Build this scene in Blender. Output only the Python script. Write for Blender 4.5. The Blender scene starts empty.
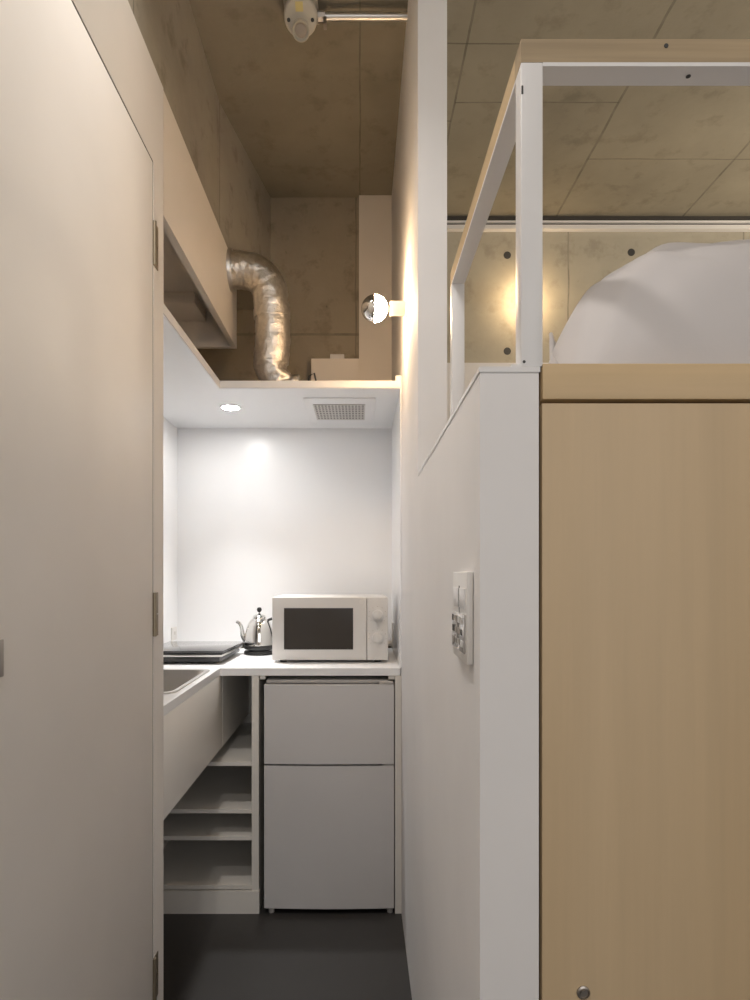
import bpy, bmesh, math, random
from mathutils import Vector, Matrix, noise
PI = math.pi
S = bpy.context.scene
COL = S.collection
CH = 1.26                      # eye height
# ------------------------------------------------------------------ camera
cd = bpy.data.cameras.new('camera'); cam = bpy.data.objects.new('camera', cd); COL.objects.link(cam)
cam.location = (0, 0, CH); cam.rotation_euler = (PI/2, 0, 0)
cd.sensor_fit = 'AUTO'; cd.sensor_width = 36; cd.lens = 36*0.620
cd.shift_x = 0.015; cd.shift_y = 0.074; cd.clip_start = 0.02
S.camera = cam
# ------------------------------------------------------------------ world, view, lights
w = bpy.data.worlds.new('world'); S.world = w; w.use_nodes = True
w.node_tree.nodes['Background'].inputs[0].default_value = (0.75, 0.85, 1, 1)
w.node_tree.nodes['Background'].inputs[1].default_value = 1.0
S.view_settings.view_transform = 'Standard'; S.view_settings.look = 'None'
S.view_settings.gamma = 1; S.view_settings.use_curve_mapping = False
S.view_settings.exposure = 0.16
def area(name, loc, rot, sx, sy, power, color):
    l = bpy.data.lights.new(name, 'AREA'); l.shape = 'RECTANGLE'; l.size = sx; l.size_y = sy
    l.energy = power; l.color = color
    o = bpy.data.objects.new(name, l); o.location = loc; o.rotation_euler = rot; COL.objects.link(o); return o
# daylight through the window behind the viewer
area('window_daylight', (0.95, -2.62, 1.75), (PI/2, 0, 0), 2.5, 1.7, 17, (1.0, 0.93, 0.85))
# point light maker for the added room and bedroom fills
def lamp(name, loc, power, color, size):
    l = bpy.data.lights.new(name, 'POINT'); l.energy = power; l.color = color; l.shadow_soft_size = size
    o = bpy.data.objects.new(name, l); o.location = loc; COL.objects.link(o)
# unseen fills added over the corridor to brighten its walls
cdl = area('corridor_fill', (-.48, 1.08, 3.06), (0, 0, 0), .10, .10, 7, (1.0, .95, .90)); cdl.data.spread = math.radians(115)
cd2 = area('corridor_fill', (-.25, -.25, 3.06), (0, 0, 0), .10, .10, 10, (1.0, .95, .91))  # second added fill, lifts the lower walls
lamp('room_fill', (1.5, -.9, 2.5), 11, (1.0, .88, .74), .35)  # warm fill added out of view, stands for no known lamp
lamp('bedroom_fill', (2.7, 2.2, 2.3), 42, (1.0, .87, .69), .2)  # unseen fill added to brighten the bedroom ceiling
# beam of the recessed downlight over the worktop corner
dl = bpy.data.lights.new('downlight_beam', 'SPOT'); dl.energy = 46; dl.color = (1.0, .98, .96)
dl.spot_size = math.radians(78); dl.spot_blend = 1.0; dl.shadow_soft_size = .03
dlo = bpy.data.objects.new('downlight_beam', dl); dlo.location = (-0.535, 2.56, 1.94); COL.objects.link(dlo)


# ------------------------------------------------------------------ materials
def nt(name):
    m = bpy.data.materials.new(name); m.use_nodes = True
    return m, m.node_tree, m.node_tree.nodes['Principled BSDF']
def coords(t, scale=(1, 1, 1)):
    g = t.nodes.new('ShaderNodeNewGeometry'); mp = t.nodes.new('ShaderNodeMapping')
    mp.inputs['Scale'].default_value = scale
    t.links.new(g.outputs['Position'], mp.inputs['Vector']); return mp.outputs['Vector']
def ns(t, vec, scale, detail=4, rough=.55):
    n = t.nodes.new('ShaderNodeTexNoise'); n.inputs['Scale'].default_value = scale
    n.inputs['Detail'].default_value = detail; n.inputs['Roughness'].default_value = rough
    t.links.new(vec, n.inputs['Vector']); return n.outputs['Fac']
def ramp(t, fac, stops):
    r = t.nodes.new('ShaderNodeValToRGB'); e = r.color_ramp.elements
    while len(e) < len(stops): e.new(.5)
    for i, (p, c) in enumerate(stops):
        e[i].position = p; e[i].color = (*c, 1) if len(c) == 3 else c
    t.links.new(fac, r.inputs['Fac']); return r.outputs['Color']
def mix(t, fac, a, b, mode='MIX'):
    n = t.nodes.new('ShaderNodeMix'); n.data_type = 'RGBA'; n.blend_type = mode
    for i, v in ((0, fac), (6, a), (7, b)):
        if isinstance(v, bpy.types.NodeSocket): t.links.new(v, n.inputs[i])
        elif i == 0: n.inputs[0].default_value = v
        else: n.inputs[i].default_value = (*v, 1)
    return n.outputs[2]
def bump(t, b, h, s=.2, d=.002):
    n = t.nodes.new('ShaderNodeBump'); n.inputs['Strength'].default_value = s; n.inputs['Distance'].default_value = d
    t.links.new(h, n.inputs['Height']); t.links.new(n.outputs['Normal'], b.inputs['Normal'])
def plain(name, c, rough=.5, metal=0, bs=0, bscale=60, var=.03, coat=0):
    m, t, b = nt(name); v = coords(t)
    f = ns(t, v, 3, 3)
    col = ramp(t, f, [(.3, tuple(x*(1-var) for x in c)), (.7, tuple(min(1, x*(1+var)) for x in c))])
    t.links.new(col, b.inputs['Base Color']); b.inputs['Roughness'].default_value = rough
    b.inputs['Metallic'].default_value = metal; b.inputs['Coat Weight'].default_value = coat
    if bs: bump(t, b, ns(t, v, bscale, 3), bs, .001)
    return m
def math2(t, op, a, b=None):
    n = t.nodes.new('ShaderNodeMath'); n.operation = op
    for i, v in enumerate((a, b)):
        if v is None: continue
        if isinstance(v, bpy.types.NodeSocket): t.links.new(v, n.inputs[i])
        else: n.inputs[i].default_value = v
    return n.outputs[0]
def concrete(name, c, lines=(), patch=.42):
    """lines: (axis, position, halfwidth) formwork joints"""
    m, t, b = nt(name); v = coords(t)
    f1 = ns(t, v, 1.6, 6, .6); f2 = ns(t, v, 9, 6, .65); f3 = ns(t, v, 45, 4, .6)
    dark = tuple(x*.78 for x in c); lite = tuple(min(1, x*1.18) for x in c)
    col = ramp(t, f1, [(.3, dark), (.5, c), (.72, lite)])
    sp = ramp(t, f2, [(.33, (.55, .53, .5)), (.46, (1, 1, 1)), (.66, (1, 1, 1)), (.78, (1.12, 1.1, 1.08))])
    col = mix(t, patch, col, sp, 'MULTIPLY')
    vo = t.nodes.new('ShaderNodeTexVoronoi'); vo.inputs['Scale'].default_value = 4.5; vo.inputs['Randomness'].default_value = 1
    wob = t.nodes.new('ShaderNodeVectorMath'); wob.operation = 'ADD'
    nn = t.nodes.new('ShaderNodeTexNoise'); nn.inputs['Scale'].default_value = 14
    t.links.new(v, nn.inputs['Vector']); sc = t.nodes.new('ShaderNodeVectorMath'); sc.operation = 'SCALE'; sc.inputs['Scale'].default_value = .12
    t.links.new(nn.outputs['Color'], sc.inputs[0]); t.links.new(v, wob.inputs[0]); t.links.new(sc.outputs[0], wob.inputs[1])
    t.links.new(wob.outputs[0], vo.inputs['Vector'])
    pits = ramp(t, vo.outputs['Distance'], [(.025, (.5, .47, .43)), (.05, (1, 1, 1))])
    col = mix(t, .6, col, pits, 'MULTIPLY')
    sep = t.nodes.new('ShaderNodeSeparateXYZ'); t.links.new(v, sep.inputs[0])
    wobf = math2(t, 'MULTIPLY', math2(t, 'SUBTRACT', ns(t, v, 5, 3), .5), .012)
    for ax, p, hw, *lim in lines:
        d = math2(t, 'ABSOLUTE', math2(t, 'SUBTRACT', math2(t, 'ADD', sep.outputs['XYZ'.index(ax)], wobf), p))
        k = math2(t, 'LESS_THAN', d, hw)
        if lim: k = math2(t, 'MULTIPLY', k, math2(t, 'MULTIPLY', math2(t, 'GREATER_THAN', sep.outputs[0], lim[0]), math2(t, 'LESS_THAN', sep.outputs[0], lim[1])))
        col = mix(t, math2(t, 'MULTIPLY', math2(t, 'MULTIPLY', k, .62), ramp(t, f2, [(.35, (.35, .35, .35)), (.6, (1, 1, 1))])), col, tuple(x*.3 for x in c))
    t.links.new(col, b.inputs['Base Color']); b.inputs['Roughness'].default_value = .82
    h = math2(t, 'ADD', f2, math2(t, 'MULTIPLY', f3, .4))
    bump(t, b, h, .35, .006)
    return m
def wood(name, c, axis='Z', rough=.5, contrast=.10, sc=1.0):
    m, t, b = nt(name)
    s = {'Z': (14, 14, .5), 'X': (.5, 14, 14), 'Y': (14, .5, 14)}[axis]
    v = coords(t, tuple(x*sc for x in s)); f = ns(t, v, 1.6, 5, .6)
    v2 = coords(t, tuple(x*.25*sc for x in s)); f2 = ns(t, v2, 1.3, 2, .5)
    col = ramp(t, f, [(.3, tuple(x*(1-contrast) for x in c)), (.7, tuple(min(1, x*(1+contrast)) for x in c))])
    col = mix(t, .9, col, ramp(t, f2, [(.35, (.9, .88, .84)), (.65, (1.0, 1.0, 1.0))]), 'MULTIPLY')
    t.links.new(col, b.inputs['Base Color']); b.inputs['Roughness'].default_value = rough
    bump(t, b, f, .08, .001)
    return m
def emis(name, c, s):
    m, t, b = nt(name); b.inputs['Base Color'].default_value = (*c, 1)
    b.inputs['Emission Color'].default_value = (*c, 1); b.inputs['Emission Strength'].default_value = s
    return m

M = dict(
    white=plain('white_paint', (.70, .68, .655), .55, bs=.05, bscale=120),
    wallwhite=plain('white_wall_paint', (.80, .785, .78), .7, bs=.06, bscale=140),
    kitchen=plain('white_panel', (.86, .862, .868), .30, var=.01),
    door=plain('door_paint', (.74, .705, .665), .65, bs=.03),
    cab=plain('cabinet_white', (.74, .71, .66), .4),
    steelw=plain('white_steel', (.74, .73, .725), .35),
    hood=plain('hood_panel', (.74, .68, .60), .5),
    concL=concrete('concrete_beam', (.34, .31, .25), [('Y', 2.42, .004), ('Y', 1.5, .004)], .6),
    concB=concrete('concrete_back_wall', (.30, .255, .185), [('Z', 2.43, .006), ('X', -.02, .003)], .6),
    concC=concrete('concrete_ceiling', (.275, .248, .19), [('X', 0.0, .003), ('X', .37, .004), ('X', 1.01, .005), ('X', 1.66, .005), ('Y', 2.15, .003, .2, .75), ('Y', 2.42, .003, .37, 1.01), ('Y', 2.52, .003, .2, .37), ('Y', 2.75, .003, 1.01, 3), ('Y', 1.25, .003)]),
    concR=concrete('concrete_bedroom_wall', (.40, .37, .30), [('X', 1.075, .004), ('X', 1.98, .004)]),
    floor=plain('dark_vinyl', (.036, .034, .033), .42, bs=.08, bscale=40),
    floorb=plain('bedroom_floor', (.20, .17, .13), .5),
    birch=wood('birch_panel', (.60, .455, .285), 'Z', .5, .07),
    birchx=wood('birch_board', (.60, .44, .25), 'X', .5, .09),
    pinex=wood('raw_pine', (.37, .285, .18), 'X', .6, .28, 1.6),
    piney=wood('raw_pine_lit', (.48, .36, .21), 'Y', .6, .22, 1.6),  # same pine made lighter, bulb light put into the colour
    fridge=plain('silver_fridge_door', (.62, .605, .60), .45, .05, var=.02),
    fridgecap=plain('fridge_plastic', (.45, .43, .41), .5),
    mw=plain('microwave_white', (.66, .642, .62), .35, var=.01),
    mwin=plain('microwave_glass', (.035, .030, .026), .12, coat=.5),
    black=plain('black_plastic', (.02, .02, .02), .3),
    darkgrey=plain('dark_rubber', (.05, .045, .04), .6),
    glassblk=plain('black_hob_glass', (.05, .05, .052), .12, coat=.6),
    chrome=plain('polished_steel', (.78, .77, .75), .09, 1, var=.01),
    steel=plain('brushed_steel', (.68, .66, .63), .38, 1, bs=.05),
    hinge=plain('bronze_hinge', (.30, .25, .18), .4, .8),
    nickel=plain('satin_nickel', (.42, .38, .34), .35, .9),
    duvet=plain('white_cotton', (.53, .505, .50), .85, bs=.12, bscale=260),
    sheet=plain('mattress_cloth', (.6, .58, .55), .85),
    plate=plain('switch_plastic', (.72, .70, .67), .35),
    cleargrey=plain('grey_glossy_cover', (.42, .40, .38), .12, coat=.5),
    yellow=plain('yellow_sticker', (.62, .52, .22), .6),
    detector=plain('aged_plastic', (.50, .47, .40), .5),
    slot=plain('dark_slot', (.05, .05, .05), .7),
    glowlamp=emis('downlight_lens', (1, .98, .96), 195),
    glowbulb=emis('bulb_glow', (1.0, .68, .39), 165),
    glowbulb2=emis('bulb_glow_bedroom', (1.0, .72, .42), 58),
    brass=plain('warm_white_socket', (.78, .70, .55), .5),
)
# foil
m, t, b = nt('aluminium_foil_duct'); v = coords(t)
f = ns(t, v, 26, 5, .7); b.inputs['Metallic'].default_value = 1; b.inputs['Roughness'].default_value = .30
t.links.new(ramp(t, f, [(.3, (.60, .56, .50)), (.7, (.86, .82, .76))]), b.inputs['Base Color'])
bump(t, b, f, .55, .012); M['foil'] = m

# ------------------------------------------------------------------ mesh helpers
def box(bm, x0, x1, y0, y1, z0, z1, bev=0, seg=2):
    vs = [bm.verts.new((x, y, z)) for x in (x0, x1) for y in (y0, y1) for z in (z0, z1)]
    fs = [bm.faces.new([vs[i] for i in q]) for q in ((0, 1, 3, 2), (4, 6, 7, 5), (0, 4, 5, 1), (2, 3, 7, 6), (0, 2, 6, 4), (1, 5, 7, 3))]
    if bev:
        es = set(e for f in fs for e in f.edges)
        bmesh.ops.bevel(bm, geom=list(es), offset=bev, segments=seg, profile=.5, affect='EDGES')
def cyl(bm, p0, p1, r0, r1=None, n=32, cap=True):
    r1 = r0 if r1 is None else r1
    tube(bm, [p0, p1], [r0, r1], n, cap)
def tube(bm, pts, rads, n=24, cap=True, disp=None):
    pts = [Vector(p) for p in pts]; rings = []
    up = None
    for i, p in enumerate(pts):
        d = (pts[min(i+1, len(pts)-1)]-pts[max(i-1, 0)]).normalized()
        if up is None: up = d.orthogonal().normalized()
        else: up = (up-d*up.dot(d)).normalized()
        s = d.cross(up); r = rads[i] if isinstance(rads, (list, tuple)) else rads
        ring = []
        for k in range(n):
            a = 2*PI*k/n; q = up*math.cos(a)+s*math.sin(a); rr = r
            if disp: rr += disp(p+q*r, i, k)
            ring.append(bm.verts.new(p+q*rr))
        rings.append(ring)
    for a, b in zip(rings, rings[1:]):
        for k in range(n):
            bm.faces.new((a[k], a[(k+1) % n], b[(k+1) % n], b[k]))
    if cap: bm.faces.new(rings[0][::-1]); bm.faces.new(rings[-1])
def lathe(bm, c, prof, n=40, ax='Z'):
    rings = []
    for r, h in prof:
        ring = []
        for k in range(n):
            a = 2*PI*k/n; u, v_ = r*math.cos(a), r*math.sin(a)
            p = {'Z': (u, v_, h), 'Y': (u, h, v_), 'X': (h, u, v_)}[ax]
            ring.append(bm.verts.new(Vector(c)+Vector(p)))
        rings.append(ring)
    for a, b in zip(rings, rings[1:]):
        for k in range(n): bm.faces.new((a[k], a[(k+1) % n], b[(k+1) % n], b[k]))
    bm.faces.new(rings[0][::-1]); bm.faces.new(rings[-1])
def cells(bm, xs, ys, keep, z0, z1):
    vmap = {}
    def V(i, j, z):
        if (i, j, z) not in vmap: vmap[(i, j, z)] = bm.verts.new((xs[i], ys[j], z))
        return vmap[(i, j, z)]
    K = {(i, j) for i in range(len(xs)-1) for j in range(len(ys)-1) if keep((xs[i]+xs[i+1])/2, (ys[j]+ys[j+1])/2)}
    for i, j in K:
        bm.faces.new((V(i, j, z1), V(i+1, j, z1), V(i+1, j+1, z1), V(i, j+1, z1)))
        bm.faces.new((V(i, j, z0), V(i, j+1, z0), V(i+1, j+1, z0), V(i+1, j, z0)))
        for (a, b, c, d, o) in ((i, j, i+1, j, (i, j-1)), (i+1, j, i+1, j+1, (i+1, j)), (i+1, j+1, i, j+1, (i, j+1)), (i, j+1, i, j, (i-1, j))):
            if o not in K: bm.faces.new((V(a, b, z0), V(c, d, z0), V(c, d, z1), V(a, b, z1)))
def obj(name, bm, mat, parent=None, smooth=False, kind=None, label=None, loc=None):
    bmesh.ops.recalc_face_normals(bm, faces=bm.faces)
    me = bpy.data.meshes.new(name); bm.to_mesh(me); bm.free()
    me.materials.append(M[mat] if isinstance(mat, str) else mat)
    if smooth:
        me.polygons.foreach_set('use_smooth', [True]*len(me.polygons))
        try: me.set_sharp_from_angle(angle=math.radians(40))
        except Exception: pass
    o = bpy.data.objects.new(name, me); COL.objects.link(o)
    if parent:
        o.parent = parent; o.matrix_parent_inverse = Matrix.Translation(-parent.location)
    if kind: o['kind'] = kind
    if label: o['label'] = label
    return o
def B(name, mat, *boxes, parent=None, bev=0, kind=None, label=None, smooth=None):
    bm = bmesh.new()
    for bx in boxes: box(bm, *bx, bev=bev)
    return obj(name, bm, mat, parent, bool(bev) if smooth is None else smooth, kind, label)
def struct(name, mat, *boxes, bev=0, parent=None):
    return B(name, mat, *boxes, bev=bev, kind='structure', parent=parent)
def thing(name, label, cat, loc, group=None):
    o = bpy.data.objects.new(name, None); o.location = loc; o.empty_display_size = .05; COL.objects.link(o)
    return tag(o, label, cat, group)
def tag(o, label, cat, group=None):
    o['label'] = label; o['category'] = cat
    if group: o['group'] = group
    return o

XL, XR, XR2 = -.52, .154, .231      # left wall plane, right partition faces
CEIL = 3.10
# ================================================================== large structure
struct('floor', 'floor', (-1.05, 3.3, -2.7, 3.3, -.05, 0))
struct('ceiling', 'concC', (-1.05, 3.3, -2.7, 3.3, CEIL, CEIL+.1))
wr = struct('wall_back', 'wallwhite', (-1.05, -.3, -2.7, -2.6, 0, CEIL), (2.2, 3.3, -2.7, -2.6, 0, CEIL), (-.3, 2.2, -2.7, -2.6, 0, .9), (-.3, 2.2, -2.7, -2.6, 2.6, CEIL))
wf = struct('window_1', 'steelw', (-.3, 2.2, -2.69, -2.64, .9, .95), (-.3, 2.2, -2.69, -2.64, 2.55, 2.6), (-.3, -.25, -2.69, -2.64, .95, 2.55), (2.15, 2.2, -2.69, -2.64, .95, 2.55), (.93, .98, -2.69, -2.64, .95, 2.55))
struct('wall_right', 'wallwhite', (3.2, 3.3, -2.6, 3.2, 0, CEIL))
# far concrete wall of the bedroom, with painted lower part
wbed = struct('wall_front', 'concR', (XR2, 3.2, 3.2, 3.3, 0, CEIL))
struct('trim_2', 'wallwhite', (XR2, 3.2, 3.17, 3.2, 0, 2.34))
for x, z in ((.76, 2.41), (.76, 2.905), (1.40, 2.92), (2.1, 2.92)):
    bm = bmesh.new(); lathe(bm, (x, 3.2, z), [(.019, -.0015), (.019, .004)], 20, 'Y')
    obj('tie_hole', bm, 'slot', wbed)
# concrete wall behind kitchen, above the shelf
struct('wall_kitchen', 'concB', (-1.05, XR2, 3.03, 3.13, 0, CEIL))
# beam along the left, with a bend
bm = bmesh.new()
pl = [(-.548, -2.6), (-.548, 2.42), (-.437, 3.03), (-1.05, 3.03), (-1.05, -2.6)]
lo = [bm.verts.new((x, y, 2.55)) for x, y in pl]; hi = [bm.verts.new((x, y, CEIL)) for x, y in pl]
bm.faces.new(lo); bm.faces.new(hi[::-1])
for i in range(5): bm.faces.new((lo[i], lo[(i+1) % 5], hi[(i+1) % 5], hi[i]))
beam = obj('trim_3', bm, 'concL', kind='structure')
bm = bmesh.new(); random.seed(2); prev = None
for i in range(150):                      # rough mortar edge where the beam meets the partition
    y = 1.0+1.62*i/149; hgt = .006+.012*random.random()**2; d = -.524-.004*random.random()
    ring = [bm.verts.new(p) for p in ((d, y, 2.5455), (d-.004, y, 2.5455+hgt), (-.5475, y, 2.549+hgt), (-.5475, y, 2.5455))]
    if prev:
        for k in range(4): bm.faces.new((prev[k], prev[(k+1) % 4], ring[(k+1) % 4], ring[k]))
    else: bm.faces.new(ring)
    prev = ring
bm.faces.new(prev[::-1]); obj('trim_8', bm, 'concL', kind='structure')
# left wall: partition around the door (door leaf Y .80-1.562)
DY0, DY1, DH = .79, 1.558, 2.295
wl = struct('wall_left', 'door', (XL-.10, XL, -2.6, DY0-.004, 0, 2.545), (XL-.10, XL, DY0-.004, DY1+.004, DH+.004, 2.545), (XL-.10, XL, DY1+.004, 1.64, 0, 2.545))
struct('trim_4', 'wallwhite', (-1.05, -.90, -2.6, 1.64, 0, 2.545), (-1.05, -.865, 1.64, 3.03, 0, 2.545))
# right partition with open upper corner
struct('wall_middle', 'wallwhite', (XR, XR2, 1.645, 3.2, 0, CEIL))
hw = struct('wall_half', 'wallwhite', (XR, XR2-.0015, .796, 1.645, 0, 1.519))
struct('trim_5', 'steelw', (XR-.0012, XR2, .7945, 1.645, 1.519, 1.526))
# kitchen lining
struct('wall_kitchen_lining', 'kitchen', (-.865, .15, 2.93, 2.955, .935, 1.95), (-.865, -.862, 1.64, 2.93, .935, 1.95))
struct('trim_1', 'kitchen', (.150, XR-.0003, 2.302, 2.955, .911, 1.950))
struct('trim_7', 'cab', (.130, XR-.0003, 2.30, 2.95, 0, .882), (.132, XR-.0003, 2.302, 2.42, 1.9772, 1.997))
# boxed riser panel in the corner above the shelf
struct('trim_6', 'hood', (-.005, XR, 3.012, 3.03, 1.977, CEIL), (-.232, -.005, 2.95, 3.03, 1.977, 2.285))

# ================================================================== door
dr = B('door_1', 'door', (XL-.038, XL-.0005, DY0, DY1, .01, DH), bev=.0015, kind='structure')
for zc in (2.093, 1.158, .237):
    h = B('hinge', 'hinge', (XL-.002, XL+.002, DY1+.005, DY1+.034, zc-.055, zc-.001), (XL-.002, XL+.002, DY1+.005, DY1+.034, zc+.001, zc+.055), parent=dr)
    bm = bmesh.new(); cyl(bm, (XL+.003, DY1+.003, zc-.055), (XL+.003, DY1+.003, zc+.055), .0050, n=14); obj('hinge_pin', bm, 'hinge', h, True)
B('door_gap_shade', 'slot', (XL-.006, XL-.0012, DY1+.0002, DY1+.0038, .01, DH+.0038), (XL-.006, XL-.0012, DY0, DY1, DH+.0003, DH+.0038), parent=dr)  # dark strip added to draw the shade in the door gap
zc = 1.138
hd = B('flush_handle', 'nickel', (XL-.001, XL+.002, .845, .902, zc-.027, zc+.027), bev=.0008, parent=dr)
bm = bmesh.new(); lathe(bm, (XL, .872, zc-.004), [(.0165, 0), (.0165, .0034), (.013, .0034), (.013, .0022)], 32, 'X'); obj('pull_ring', bm, 'steel', hd, True)
bm = bmesh.new(); lathe(bm, (XL, .872, zc-.004), [(.0125, .002), (.0125, .0032)], 32, 'X'); obj('finger_hole', bm, 'slot', hd)

# ================================================================== loft bed
LB = thing('loft_bed', 'raised loft bed with pale birch panelled base and white steel guard rail', 'bed', (1.2, .796, 0))
BX0, BX1 = XR2+.003, 2.2
B('front_panel', 'birch', (BX0, BX1, .796, .816, .0, 1.479), parent=LB)
B('edge_board', 'birchx', (BX0, BX1, .794, .830, 1.484, 1.530), parent=LB, bev=.0015)
B('platform', 'birchx', (BX0, BX1, .831, 3.16, 1.44, 1.475), parent=LB)
B('side_panel', 'birch', (BX1-.02, BX1, .817, 3.16, 0, 1.439), parent=LB)
T = .028; PX = .2067
# post that stands at the open corner; foot plate beside it on the half wall
def post(x, y, z0=1.5265, z1=1.917): return B('post', 'steelw', (x, x+T, y, y+T, z0, z1), parent=LB, bev=.001)
p1 = post(PX, .796); post(PX, 1.392, 1.5265); post(BX1-T-.01, .796, 1.5305)
bm = bmesh.new(); box(bm, PX+.0005, PX+.0030, .7953, .800, 1.876, 1.887, bev=.0004); obj('bolt_hole', bm, 'slot', p1)
B('foot_plate', 'steelw', (PX-.012, PX+T+.001, .797, .836, 1.5265, 1.5295), parent=LB)
r1 = B('top_rail', 'steelw', (PX+T, BX1-.01-T, .796, .796+T+.004, 1.912, 1.917), parent=LB)
r2 = B('top_rail', 'steelw', (PX, PX+T, .796+T+.0005, 1.392, 1.912, 1.917), parent=LB)
c1 = B('rail_cap', 'pinex', (PX, BX1-.01, .796, .796+T+.004, 1.917, 1.947), parent=LB, label='raw pine strip on top of the front guard rail')
B('rail_cap', 'piney', (PX, PX+T, .828, 1.392+T, 1.917, 1.947), parent=LB, label='raw pine strip on top of the side guard rail')
bm = bmesh.new(); lathe(bm, (.393, .796, 1.938), [(.0028, -.0008), (.0028, .001)], 14, 'Y'); obj('screw', bm, 'slot', c1)
bm = bmesh.new(); lathe(bm, (.430, .812, 1.912), [(.003, -.0008), (.003, .001)], 14, 'Z'); obj('screw', bm, 'slot', r1)
bm = bmesh.new(); lathe(bm, (PX+.004, .797, 1.5325), [(.002, -.0012), (.002, .001)], 14, 'Y'); obj('screw', bm, 'slot', p1)
bm = bmesh.new(); lathe(bm, (.2865, .796, .723), [(.0085, .001), (.0085, -.0015), (.0065, -.0025), (.0065, -.001), (.004, -.001), (.004, -.003), (.001, -.003)], 28, 'Y')
obj('connector_bolt', bm, 'nickel', LB, True)

# mattress and duvet
mt = tag(B('mattress', 'sheet', (.95, 2.12, .99, 2.85, 1.476, 1.60), bev=.03, smooth=True), 'white mattress lying on the loft bed under the white duvet', 'mattress')
def duvet_x0(y): return .293+.30*max(0, y-.98)
def duvet_h(x, y):
    sx = min(1, max(0, (x-duvet_x0(y))/.27)); fx = (1-(1-sx)**2.3)**(.5)
    sy = min(1, max(0, (y-.845)/.24)); fy = (1-(1-sy)**2.4)**.5
    h = .322*fx*fy
    h += .005*noise.noise(Vector((x*4.5, y*4, 1.3)))*fx*fy
    # folds that fan out of the lower left corner
    a = math.atan2(y-.80, x-.27); r = math.hypot(x-.27, y-.8)
    h += .0045*math.sin(a*19+2*noise.noise(Vector((x*6, y*6, 0))))*math.exp(-((r-.2)/.17)**2)*fx*fy
    wv = noise.noise(Vector((x*9+y*7, (y-x)*2.2, 4.0)))
    h -= .016*max(0, .35-abs(wv))*math.exp(-((x-.42)/.16)**2)*fx*fy*2
    h += .022*min(1, max(0, (x-.55)/.6))*fy
    return h
bm = bmesh.new(); nx, ny = 150, 110; G = []
for j in range(ny+1):
    y = .845+2.1*(j/ny)**1.7; row = []
    for i in range(nx+1):
        x = duvet_x0(y)+(2.155-duvet_x0(y))*(i/nx)**1.8
        row.append(bm.verts.new((x, y, 1.478+duvet_h(x, y))))
    G.append(row)
for j in range(ny):
    for i in range(nx): bm.faces.new((G[j][i], G[j][i+1], G[j+1][i+1], G[j+1][i]))
bmesh.ops.recalc_face_normals(bm, faces=bm.faces)
dv = obj('duvet', bm, 'duvet', smooth=True); tag(dv, 'puffy plain white duvet heaped over the mattress on the loft bed', 'duvet')
md = dv.modifiers.new('solid', 'SOLIDIFY'); md.thickness = .012; md.offset = 1
# folded layers peeping out at the duvet's corner
bm = bmesh.new()
for k in range(3):
    pts = []
    for i in range(22):
        u = i/21
        pts.append((.276+.009*k+.052*u, .865+.012*k+.20*u, 1.520+.150*u*(1-.10*k)+.008*k+.004*math.sin(u*9+k)))
    tube(bm, pts, [.0035+.003*math.sin(PI*min(1, i/21+.08)) for i in range(22)], 12)
obj('corner_fold', bm, 'duvet', dv, True)

# ================================================================== kitchen: shelf, worktop, cabinets
sh = bmesh.new()
cells(sh, [-.865, XL, .1535], [1.64, 2.30, 3.03], lambda x, y: not (x > XL and y < 2.30), 1.951, 1.977)
sh = tag(obj('overhead_shelf', sh, 'white'), 'L-shaped white overhead panel above the worktop holding the downlight and vent', 'shelf')
B('lower_lining', 'kitchen', (-.862, XL-.003, 1.641, 2.93, 1.9485, 1.951), (XL-.003, .1495, 2.303, 2.93, 1.9485, 1.951), parent=sh)
# worktop
hx0, hx1, hy0, hy1 = -.805, -.551, 1.82, 2.255
wt = bmesh.new()
cells(wt, [-.865, hx0, hx1, XL, .1495], [1.64, hy0, hy1, 2.30, 2.93],
      lambda x, y: not (x > XL and y < 2.30) and not (hx0 < x < hx1 and hy0 < y < hy1), .883, .91)
tag(obj('kitchen_worktop', wt, 'kitchen'), 'white L-shaped kitchen worktop under the microwave and the hob', 'worktop')
# sink
def rrect(x0, x1, y0, y1, r, z, n=7):
    out = []
    for cx, cy, a0 in ((x1-r, y1-r, 0), (x0+r, y1-r, 90), (x0+r, y0+r, 180), (x1-r, y0+r, 270)):
        for k in range(n+1):
            a = math.radians(a0+90*k/n); out.append((cx+r*math.cos(a), cy+r*math.sin(a), z))
    return out
def loft(bm, loops, cap=False):
    R = [[bm.verts.new(p) for p in l] for l in loops]; n = len(R[0])
    for a, b in zip(R, R[1:]):
        for k in range(n): bm.faces.new((a[k], a[(k+1) % n], b[(k+1) % n], b[k]))
    if cap: bm.faces.new(R[-1])
SK = thing('kitchen_sink', 'stainless steel sink basin let into the left arm of the worktop', 'sink', (-.68, 2.0, .73))
bm = bmesh.new()
loft(bm, [rrect(hx0-.012, hx1+.010, hy0-.012, hy1+.010, .035, .9105), rrect(hx0-.011, hx1+.009, hy0-.011, hy1+.009, .035, .9135), rrect(hx0+.006, hx1-.006, hy0+.006, hy1-.006, .035, .9125),
          rrect(hx0+.010, hx1-.010, hy0+.010, hy1-.010, .035, .895), rrect(hx0+.016, hx1-.016, hy0+.016, hy1-.016, .035, .76), rrect(hx0+.04, hx1-.04, hy0+.04, hy1-.04, .04, .742)], True)
obj('basin', bm, 'steel', SK, True)
bm = bmesh.new(); lathe(bm, (-.68, 2.0, .742), [(.05, .0015), (.05, .004), (.036, .004), (.034, .002), (.006, .002), (.006, .01), (.002, .01)], 32); obj('drain', bm, 'chrome', SK, True)
# sink front panel
sp = tag(B('sink_apron', 'cab', (XL-.018, XL-.0005, 1.645, 2.345, .607, .8825), bev=.0006), 'deep off-white panel hung under the edge of the sink worktop', 'panel')
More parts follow.
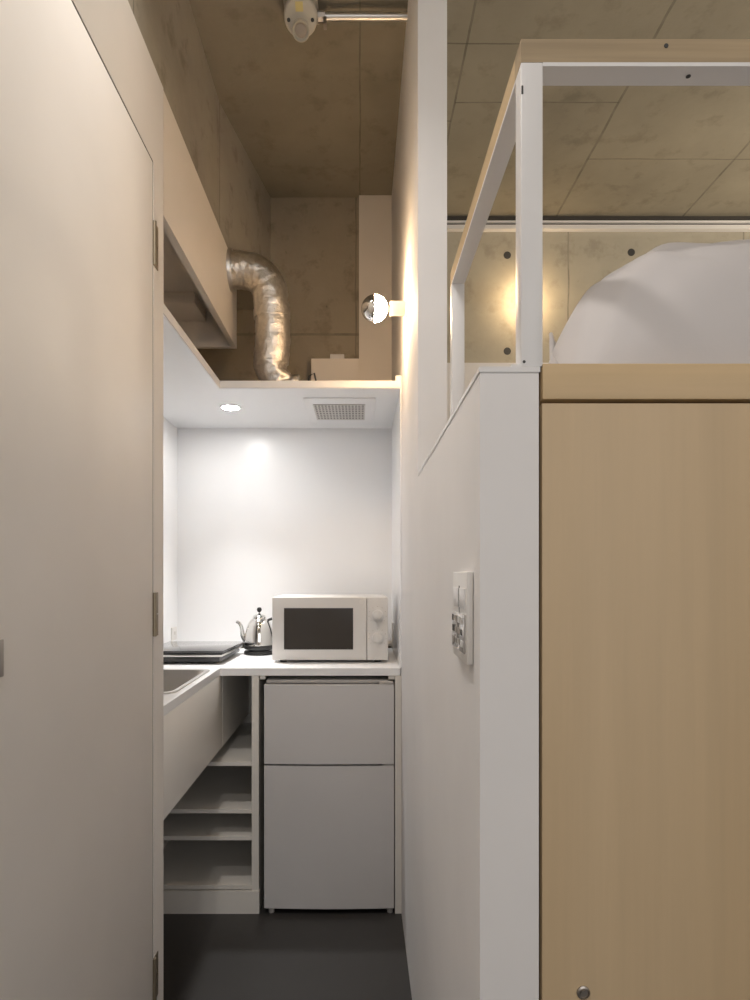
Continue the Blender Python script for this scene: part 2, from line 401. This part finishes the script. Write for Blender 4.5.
# open shelf unit
SU = thing('shelf_unit', 'off-white open cabinet with stepped shelves between the sink panel and fridge', 'shelf unit', (-.6, 2.6, 0))
B('upright', 'cab', (-.402, -.376, 2.302, 2.92, 0, .882), parent=SU)
B('upright', 'cab', (-.845, -.827, 2.302, 2.92, 0, .882), parent=SU)
B('upright', 'cab', (XL-.018, XL, 2.347, 2.905, .607, .882), parent=SU)
B('back_panel', 'cab', (-.826, -.403, 2.906, 2.92, .085, .882), parent=SU)
for z in (.562, .386, .286, .104):
    B('shelf', 'cab', (-.826, -.403, 2.303, 2.905, z-.015, z), parent=SU)
B('plinth', 'cab', (-.826, -.374, 2.2985, 2.32, 0, .084), parent=SU)
# hood box above the shelf
HB = thing('range_hood', 'long off-white hood box with open underside above the overhead panel', 'range hood', (-.69, 2.1, 2.21))
HZ0, HZ1 = 2.212, 2.543
B('casing', 'hood', (XL-.020, XL-.001, 1.645, 2.62, HZ0, HZ1), (-.864, XL-.021, 2.60, 2.62, HZ0, HZ1), (-.864, XL-.021, 1.645, 1.665, HZ0, HZ1), (-.864, XL-.021, 1.666, 2.599, 2.362, 2.375), (-.864, XL-.021, 1.666, 2.599, 2.52, HZ1), parent=HB)
B('fan_housing', 'hood', (-.86, -.645, 2.42, 2.599, 2.318, 2.361), parent=HB, bev=.003)
B('bottom_lip', 'hood', (-.545, XL-.021, 1.666, 2.599, HZ0+.002, HZ0+.018), parent=HB)
# foil duct
DU = thing('exhaust_duct', 'crinkled silver foil duct bending from the hood box down to the overhead panel', 'duct', (-.36, 2.50, 1.977))
ctrl = []
zt = CH+1.218
for i in range(14): ctrl.append((-.5185+.0535*i/13, 2.49, zt+.0))
for i in range(1, 26):
    a = PI/2*i/25; ctrl.append((-.465+.105*math.sin(a), 2.49, zt-.105*(1-math.cos(a))))
for i in range(1, 32): ctrl.append((-.36+.008*math.sin(i/31*PI), 2.49+.02*i/31, zt-.105-.262*i/31))
z1 = zt-.367
for i in range(1, 30):
    a = PI/2*i/29; ctrl.append((-.36+.09*(1-math.cos(a)), 2.51, z1-.085*math.sin(a)))
for i in range(1, 5): ctrl.append((-.27+.006*i, 2.51, z1-.085))
rad = [.070 if i < 70 else .070-.032*min(1, (i-70)/26) for i in range(len(ctrl))]
def crump(p, i, k):
    d = math.sin(i*1.1)*.0005 + .003*noise.noise(p*22)
    u = i/len(ctrl)
    d += .009*noise.noise(p*38)*max(0, min(1, (u-.68)*5)) + .003*noise.noise(p*70)
    return d
bm = bmesh.new(); tube(bm, ctrl, rad, 56, True, crump); obj('hose', bm, 'foil', DU, True)
bm = bmesh.new(); lathe(bm, (XL, 2.49, zt), [(.072, -.0008), (.080, -.0008), (.080, .004), (.076, .014), (.072, .014)], 48, 'X'); obj('collar', bm, 'steel', DU, True)
bm = bmesh.new(); tube(bm, [c for c in ctrl[44:49]], .0735, 48); obj('clamp_band', bm, 'foil', DU, True)
bm = bmesh.new()
tube(bm, [(-.20, 2.62, 1.985), (-.222, 2.62, 2.05), (-.215, 2.63, 2.10), (-.195, 2.64, 2.115), (-.185, 2.65, 2.07), (-.205, 2.66, 1.985)], .004, 10)
tag(obj('power_cable', bm, 'darkgrey', smooth=True), 'thin dark cable looping beside the foot of the foil duct', 'cable')
# little white cap on the box arm
bm = bmesh.new(); box(bm, -.143, -.075, 2.955, 3.0, 2.286, 2.31, bev=.004); tag(obj('junction_cap', bm, 'white', smooth=True), 'small white cap lying on the boxed ledge above the vent', 'junction cap')

# downlight + vent grille
D = thing('downlight', 'round recessed downlight glowing in the overhead panel', 'downlight', (-.535, 2.56, 1.948))
bm = bmesh.new(); lathe(bm, (-.535, 2.56, 1.9485), [(.046, 0), (.046, -.002), (.040, -.004), (.036, -.003), (.035, 0)], 40); obj('trim_ring', bm, 'kitchen', D, True)
bm = bmesh.new(); lathe(bm, (-.535, 2.56, 1.9483), [(.0345, 0), (.034, -.0025)], 40); obj('lens', bm, 'glowlamp', D)
V = thing('exhaust_vent', 'white square vent grille in the overhead panel above the microwave', 'vent', (-.08, 2.62, 1.948))
B('cover', 'kitchen', (-.222, .062, 2.42, 2.80, 1.9440, 1.9482), parent=V, bev=.002)
B('recess', 'slot', (-.187, .018, 2.50, 2.73, 1.9425, 1.9442), parent=V)
bm = bmesh.new()
for i in range(16):
    x = -.187+.205*i/15; box(bm, x-.0028, x+.0028, 2.495, 2.735, 1.9400, 1.9428)
for j in range(9):
    y = 2.50+.23*j/8; box(bm, -.190, .021, y-.004, y+.004, 1.9395, 1.9426)
obj('grille', bm, 'mw', V)

# ================================================================== fridge
F = thing('refrigerator', 'silver-grey two-door mini fridge under the white worktop', 'refrigerator', (-.115, 2.55, 0))
fx0, fx1 = -.355, .126
B('body', 'fridgecap', (fx0+.004, fx1-.004, 2.345, 2.85, .045, .852), parent=F, bev=.004)
def fdoor(z0, z1, name):
    bm = bmesh.new(); n = 14; xs = [fx0+(fx1-fx0)*i/n for i in range(n+1)]
    fr = [2.297-.0065*(1-((2*i/n)-1)**2) for i in range(n+1)]
    lo = [[bm.verts.new((x, y, z)) for x, y in zip(xs, fr)] for z in (z0, z1)]
    bk = [[bm.verts.new((x, 2.340, z)) for x in xs] for z in (z0, z1)]
    for i in range(n):
        bm.faces.new((lo[0][i], lo[0][i+1], lo[1][i+1], lo[1][i])); bm.faces.new((bk[0][i+1], bk[0][i], bk[1][i], bk[1][i+1]))
        bm.faces.new((lo[1][i], lo[1][i+1], bk[1][i+1], bk[1][i])); bm.faces.new((lo[0][i+1], lo[0][i], bk[0][i], bk[0][i+1]))
    bm.faces.new((lo[0][0], lo[1][0], bk[1][0], bk[0][0])); bm.faces.new((lo[0][n], bk[0][n], bk[1][n], lo[1][n]))
    es = [e for e in bm.edges if len(e.link_faces) == 2 and e.calc_face_angle(0) > .9]
    bmesh.ops.bevel(bm, geom=es, offset=.004, segments=2, profile=.5, affect='EDGES')
    return obj(name, bm, 'fridge', F, True)
fdoor(.557, .850, 'freezer_door'); fdoor(.022, .549, 'fridge_door')
B('top_cap', 'fridgecap', (fx0+.006, fx1-.02, 2.31, 2.84, .8535, .866), parent=F, bev=.003)
B('hinge_cap', 'fridgecap', (fx1-.055, fx1-.002, 2.30, 2.345, .8505, .862), parent=F, bev=.003)
B('hinge_cap', 'fridgecap', (fx1-.04, fx1-.001, 2.305, 2.34, .5495, .5565), parent=F)
B('kick_recess', 'black', (fx0+.01, fx1-.01, 2.36, 2.80, .018, .045), parent=F)
for x in (fx0+.025, fx1-.014):
    for y in (2.315, 2.80):
        bm = bmesh.new(); cyl(bm, (x, y, 0), (x, y, .02), .011, n=16); obj('foot', bm, 'fridgecap', F, True)
# little support brackets under the worktop
for x0, x1, s in ((-.373, -.352, 'left'), (.105, .1295, 'right')):
    tag(B('worktop_bracket', 'cab', (x0, x1, 2.303, 2.335, .868, .8825), bev=.002), 'small off-white bracket under the worktop at the top %s of the fridge' % s, 'bracket', 'worktop brackets')

# ================================================================== microwave
W = thing('microwave', 'white microwave oven with dark window and two dials', 'microwave', (-.118, 2.6, .91))
mx0, mx1, my = -.346, .110, 2.44
B('casing', 'mw', (mx0, mx1, my+.012, my+.33, .920, 1.169), parent=W, bev=.005)
dp = B('door', 'mw', (mx0, .026, my, my+.0115, .921, 1.168), parent=W, bev=.003)
B('window', 'mwin', (-.297, -.029, my-.0012, my+.001, .965, 1.124), parent=dp)
B('window_frame', 'black', (-.299, -.297, my-.0016, my+.001, .963, 1.126), (-.029, -.027, my-.0016, my+.001, .963, 1.126), (-.297, -.029, my-.0016, my+.001, .963, .965), (-.297, -.029, my-.0016, my+.001, 1.124, 1.126), parent=dp)
bm = bmesh.new(); lathe(bm, (.006, my, 1.150), [(.009, .001), (.009, -.001), (.003, -.0012)], 24, 'Y'); obj('badge', bm, 'plate', dp, True)
cp = B('control_panel', 'mw', (.028, mx1, my, my+.0115, .921, 1.168), parent=W, bev=.003)
for z in (1.098, 1.010):
    bm = bmesh.new(); lathe(bm, (.069, my, z), [(.030, .001), (.030, -.002), (.026, -.003), (.022, -.004), (.020, -.017), (.017, -.019), (.002, -.019)], 40, 'Y')
    k = obj('dial', bm, 'mw', cp, True)
    B('dial_grip', 'mw', (.066, .072, my-.024, my-.0185, z-.018, z+.018), parent=k, bev=.001)
    bm = bmesh.new()
    for a in range(9):
        an = math.radians(-130+260*a/8); cx, cz = .069+.034*math.sin(an), z+.034*math.cos(an)
        if cx < mx1-.003: box(bm, cx-.0012, cx+.0012, my-.0008, my+.0005, cz-.0012, cz+.0012)
    obj('dial_marks', bm, 'nickel', cp)
for x in (mx0+.04, mx1-.04):
    for y in (my+.04, my+.29):
        bm = bmesh.new(); cyl(bm, (x, y, .9102), (x, y, .9205), .013, n=16); obj('foot', bm, 'darkgrey', W, True)

# ================================================================== kettle
kx, ky, kz = -.440, 2.71, .91
K = thing('electric_kettle', 'polished steel kettle with black knob on a black base left of microwave', 'kettle', (kx, ky, kz))
bm = bmesh.new(); lathe(bm, (kx, ky, kz), [(.060, .0005), (.066, .003), (.066, .012), (.062, .017), (.050, .018), (.050, .0235), (.054, .024)], 44); obj('power_base', bm, 'black', K, True)
bm = bmesh.new(); lathe(bm, (kx, ky, kz), [(.058, .0245), (.064, .027), (.065, .042), (.0645, .062), (.062, .088), (.057, .113), (.049, .134), (.039, .149), (.029, .157), (.027, .159)], 48); obj('body', bm, 'chrome', K, True)
bm = bmesh.new(); lathe(bm, (kx, ky, kz), [(.0645, .0255), (.0665, .028), (.0665, .040), (.0652, .042)], 48); obj('band', bm, 'black', K, True)
bm = bmesh.new(); lathe(bm, (kx, ky, kz), [(.029, .158), (.030, .161), (.024, .170), (.012, .176), (.005, .178), (.004, .184), (.003, .185)], 36); ld = obj('lid', bm, 'chrome', K, True)
bm = bmesh.new(); lathe(bm, (kx, ky, kz), [(.004, .183), (.009, .187), (.011, .195), (.008, .203), (.002, .205)], 24); obj('knob', bm, 'black', ld, True)
bm = bmesh.new()
sp_ = [(-.050, 0, .060), (-.062, 0, .068), (-.071, 0, .084), (-.074, 0, .104), (-.077, 0, .122), (-.084, 0, .136), (-.094, 0, .142), (-.100, 0, .140)]
tube(bm, [(kx+a, ky-.01, kz+c) for a, b_, c in sp_], [.016, .0135, .011, .009, .008, .0075, .007, .006], 20); obj('spout', bm, 'chrome', K, True)
bm = bmesh.new()
tube(bm, [(kx+a, ky, kz+c) for a, c in ((.036, .148), (.058, .156), (.078, .146), (.086, .122), (.084, .09), (.076, .066))], [.005, .007, .008, .008, .0075, .005], 16); obj('handle', bm, 'black', K, True)

# ================================================================== hob
H = thing('portable_hob', 'flat black two-layer portable hob on the worktop corner beside kettle', 'hob', (-.69, 2.57, .91))
def trap(bm, x0, x1f, x1b, y0, y1, z0, z1):
    vs = []
    for z in (z0, z1):
        for x, y in ((x0, y0), (x1f, y0), (x1b, y1), (x0, y1)): vs.append(bm.verts.new((x, y, z)))
    for q in ((3, 2, 1, 0), (4, 5, 6, 7), (0, 1, 5, 4), (1, 2, 6, 5), (2, 3, 7, 6), (3, 0, 4, 7)): bm.faces.new([vs[i] for i in q])
    bmesh.ops.bevel(bm, geom=list(bm.edges), offset=.002, segments=2, profile=.5, affect='EDGES')
for nm, mt_, a in (('base', 'black', (-.838, -.545, -.530, 2.405, 2.73, .918, .938)), ('middle_band', 'steel', (-.840, -.535, -.518, 2.400, 2.735, .9385, .9465)),
                   ('glass_top', 'glassblk', (-.842, -.528, -.512, 2.393, 2.74, .9555, .963)), ('rim', 'black', (-.840, -.533, -.516, 2.398, 2.736, .947, .955))):
    bm = bmesh.new(); trap(bm, *a); obj(nm, bm, mt_, H, True)
for x in (-.81, -.57):
    for y in (2.46, 2.70):
        bm = bmesh.new(); cyl(bm, (x, y, .9102), (x, y, .9185), .012, n=16); obj('foot', bm, 'darkgrey', H, True)

# ================================================================== outlets
O = thing('wall_outlet', 'pale wall outlet on the left kitchen wall above the hob', 'outlet', (-.862, 2.86, .985))
B('cover_plate', 'plate', (-.8615, -.855, 2.825, 2.895, .955, 1.015), parent=O, bev=.002)
B('socket_slot', 'nickel', (-.8552, -.8545, 2.852, 2.856, .980, .995), (-.8552, -.8545, 2.866, 2.870, .980, .995), parent=O)
O = thing('wall_outlet', 'white outlet with plug on the end panel right of the microwave', 'outlet', (.15, 2.82, .95))
B('cover_plate', 'plate', (.1445, .1498, 2.78, 2.86, .925, 1.04), parent=O, bev=.002)
bm = bmesh.new(); lathe(bm, (.144, 2.82, .945), [(.012, .001), (.013, -.006), (.011, -.018), (.006, -.022)], 24, 'X'); obj('plug', bm, 'plate', O, True)

# ================================================================== wall control panel on the half wall
C = thing('wall_control_panel', 'square white switch panel with glossy grey lower cover on the white half wall', 'switch panel', (XR, .90, 1.2))
y0, y1 = .840, .964
B('housing', 'plate', (.1445, XR-.0003, y0, y1, 1.137, 1.263), parent=C, bev=.0015)
B('rocker_switch', 'steelw', (.1430, .1446, y0+.068, y1-.008, 1.212, 1.240), parent=C, bev=.0006)
B('rocker_switch', 'steelw', (.1430, .1446, y0+.010, y0+.056, 1.212, 1.240), parent=C, bev=.0006)
B('centre_slit', 'slot', (.1440, .1447, y0+.059, y0+.065, 1.196, 1.243), parent=C)
cv = B('glossy_cover', 'cleargrey', (.1425, .1446, y0+.010, y1-.006, 1.150, 1.204), parent=C, bev=.0008)
random.seed(4)
for i in range(4):
    for j in range(3):
        z = 1.158+j*.016; yy = y0+.020+i*.026
        B('button', random.choice(['nickel', 'plate', 'chrome', 'nickel', 'darkgrey']), (.1415, .1426, yy, yy+.015, z, z+.009), parent=cv)

# ================================================================== bulbs
def bulb(name, label, base, ax, glow, L=.055, R=.043):
    """socket on a wall at base, pointing along ax"""
    t_ = thing(name, label, 'lamp', base, 'globe bulbs on wall sockets')
    q = Vector(ax).to_track_quat('Z', 'Y').to_matrix().to_4x4(); X = Matrix.Translation(base) @ q
    def part(nm, prof, mat, par, n=40):
        bm = bmesh.new(); lathe(bm, (0, 0, 0), prof, n); bm.transform(X); return obj(nm, bm, mat, par, True)
    part('wall_plate', [(.028, .0003), (.028, .004), (.026, .006), (.006, .006)], 'brass', t_)
    part('socket', [(.023, .006), (.023, L-.002), (.021, L), (.008, L)], 'brass', t_)
    part('neck', [(.013, L), (.013, L+.008), (.016, L+.014)], 'chrome', t_)
    c = L+.012+R*.93
    rear = [(R*math.sin(a), c-R*math.cos(a)) for a in [math.radians(20+70*i/14) for i in range(15)]]
    front = [(R*math.sin(a), c-R*math.cos(a)) for a in [math.radians(90.5+87*i/16) for i in range(17)]]
    part('glass_globe', rear, glow, t_); part('mirror_crown', front, 'chrome', t_)
    return t_
bulb('globe_lamp', 'half mirrored globe bulb on a short socket above the kitchen end panel', (XR, 2.03, 2.129), (-1, 0, 0), 'glowbulb')
bulb('globe_lamp', 'glowing globe bulb on the far bedroom wall behind the white corner post', (.842, 3.2, 2.66), (0, -1, 0), 'glowbulb2')

# ================================================================== ceiling sensor + conduit
A = thing('ceiling_junction_box', 'round aged-white junction box with small nozzle and yellow sticker on the ceiling', 'junction box', (-.185, 1.985, CEIL))
B('mounting_plate', 'detector', (-.245, -.135, 1.955, 2.065, CEIL-.012, CEIL-.0002), parent=A, bev=.002)
q = Matrix.Translation((-.190, 2.00, CEIL-.036)) @ Matrix.Rotation(math.radians(-38), 4, 'X')
def prt(nm, off, prof, mat, par, n=40):
    bm = bmesh.new(); lathe(bm, off, prof, n); bm.transform(q); return obj(nm, bm, mat, par, True)
hs = prt('housing', (0, 0, 0), [(.045, .03), (.050, .02), (.054, -.004), (.054, -.028), (.050, -.034), (.046, -.036), (.002, -.036)], 'detector', A)
nz = prt('nozzle', (0, .030, 0), [(.029, -.030), (.029, -.054), (.026, -.057), (.023, -.054), (.022, -.046), (.002, -.046)], 'detector', A)
prt('lens', (0, .030, 0), [(.019, -.046), (.017, -.049), (.006, -.051), (.001, -.051)], 'nickel', nz)
for x in (-.038, .038):
    prt('screw', (x, .006, 0), [(.0055, -.035), (.0055, -.038), (.002, -.038)], 'slot', hs, 16)
for x in (-.043, .043):
    bm = bmesh.new(); lathe(bm, (-.190+x, 1.966, CEIL-.012), [(.005, .001), (.005, -.003), (.001, -.003)], 16); obj('screw', bm, 'slot', A, True)
bm = bmesh.new(); box(bm, -.014, .010, -.038, -.014, -.0375, -.0355); bm.transform(q); obj('sticker', bm, 'yellow', hs)
P = thing('conduit_pipe', 'galvanised conduit pipe running along the ceiling from the junction box', 'pipe', (0, 2.03, CEIL-.035))
bm = bmesh.new(); cyl(bm, (-.128, 2.005, CEIL-.038), (XR-.0005, 2.005, CEIL-.038), .0125, n=24); obj('tube', bm, 'steel', P, True)
bm = bmesh.new(); cyl(bm, (-.137, 2.005, CEIL-.038), (-.112, 2.005, CEIL-.038), .017, n=8); obj('coupling', bm, 'nickel', P)
B('clamp', 'nickel', (-.118, -.108, 1.992, 2.018, CEIL-.070, CEIL-.048), parent=P)

# ================================================================== curtain rail
R_ = thing('curtain_rail', 'double white curtain rail under the ceiling of the bedroom', 'curtain rail', (1.6, 3.14, 3.04))
B('rail_shade', 'darkgrey', (XR2+.002, 3.19, 3.185, 3.1990, 3.046, 3.098), parent=R_)  # dark strip put in for the recess shadow around the tracks
B('back_track', 'steelw', (XR2+.002, 3.19, 3.172, 3.184, 3.058, 3.069), parent=R_)
B('front_track', 'steelw', (XR2+.002, 3.19, 3.168, 3.199, 3.025, 3.045), parent=R_)
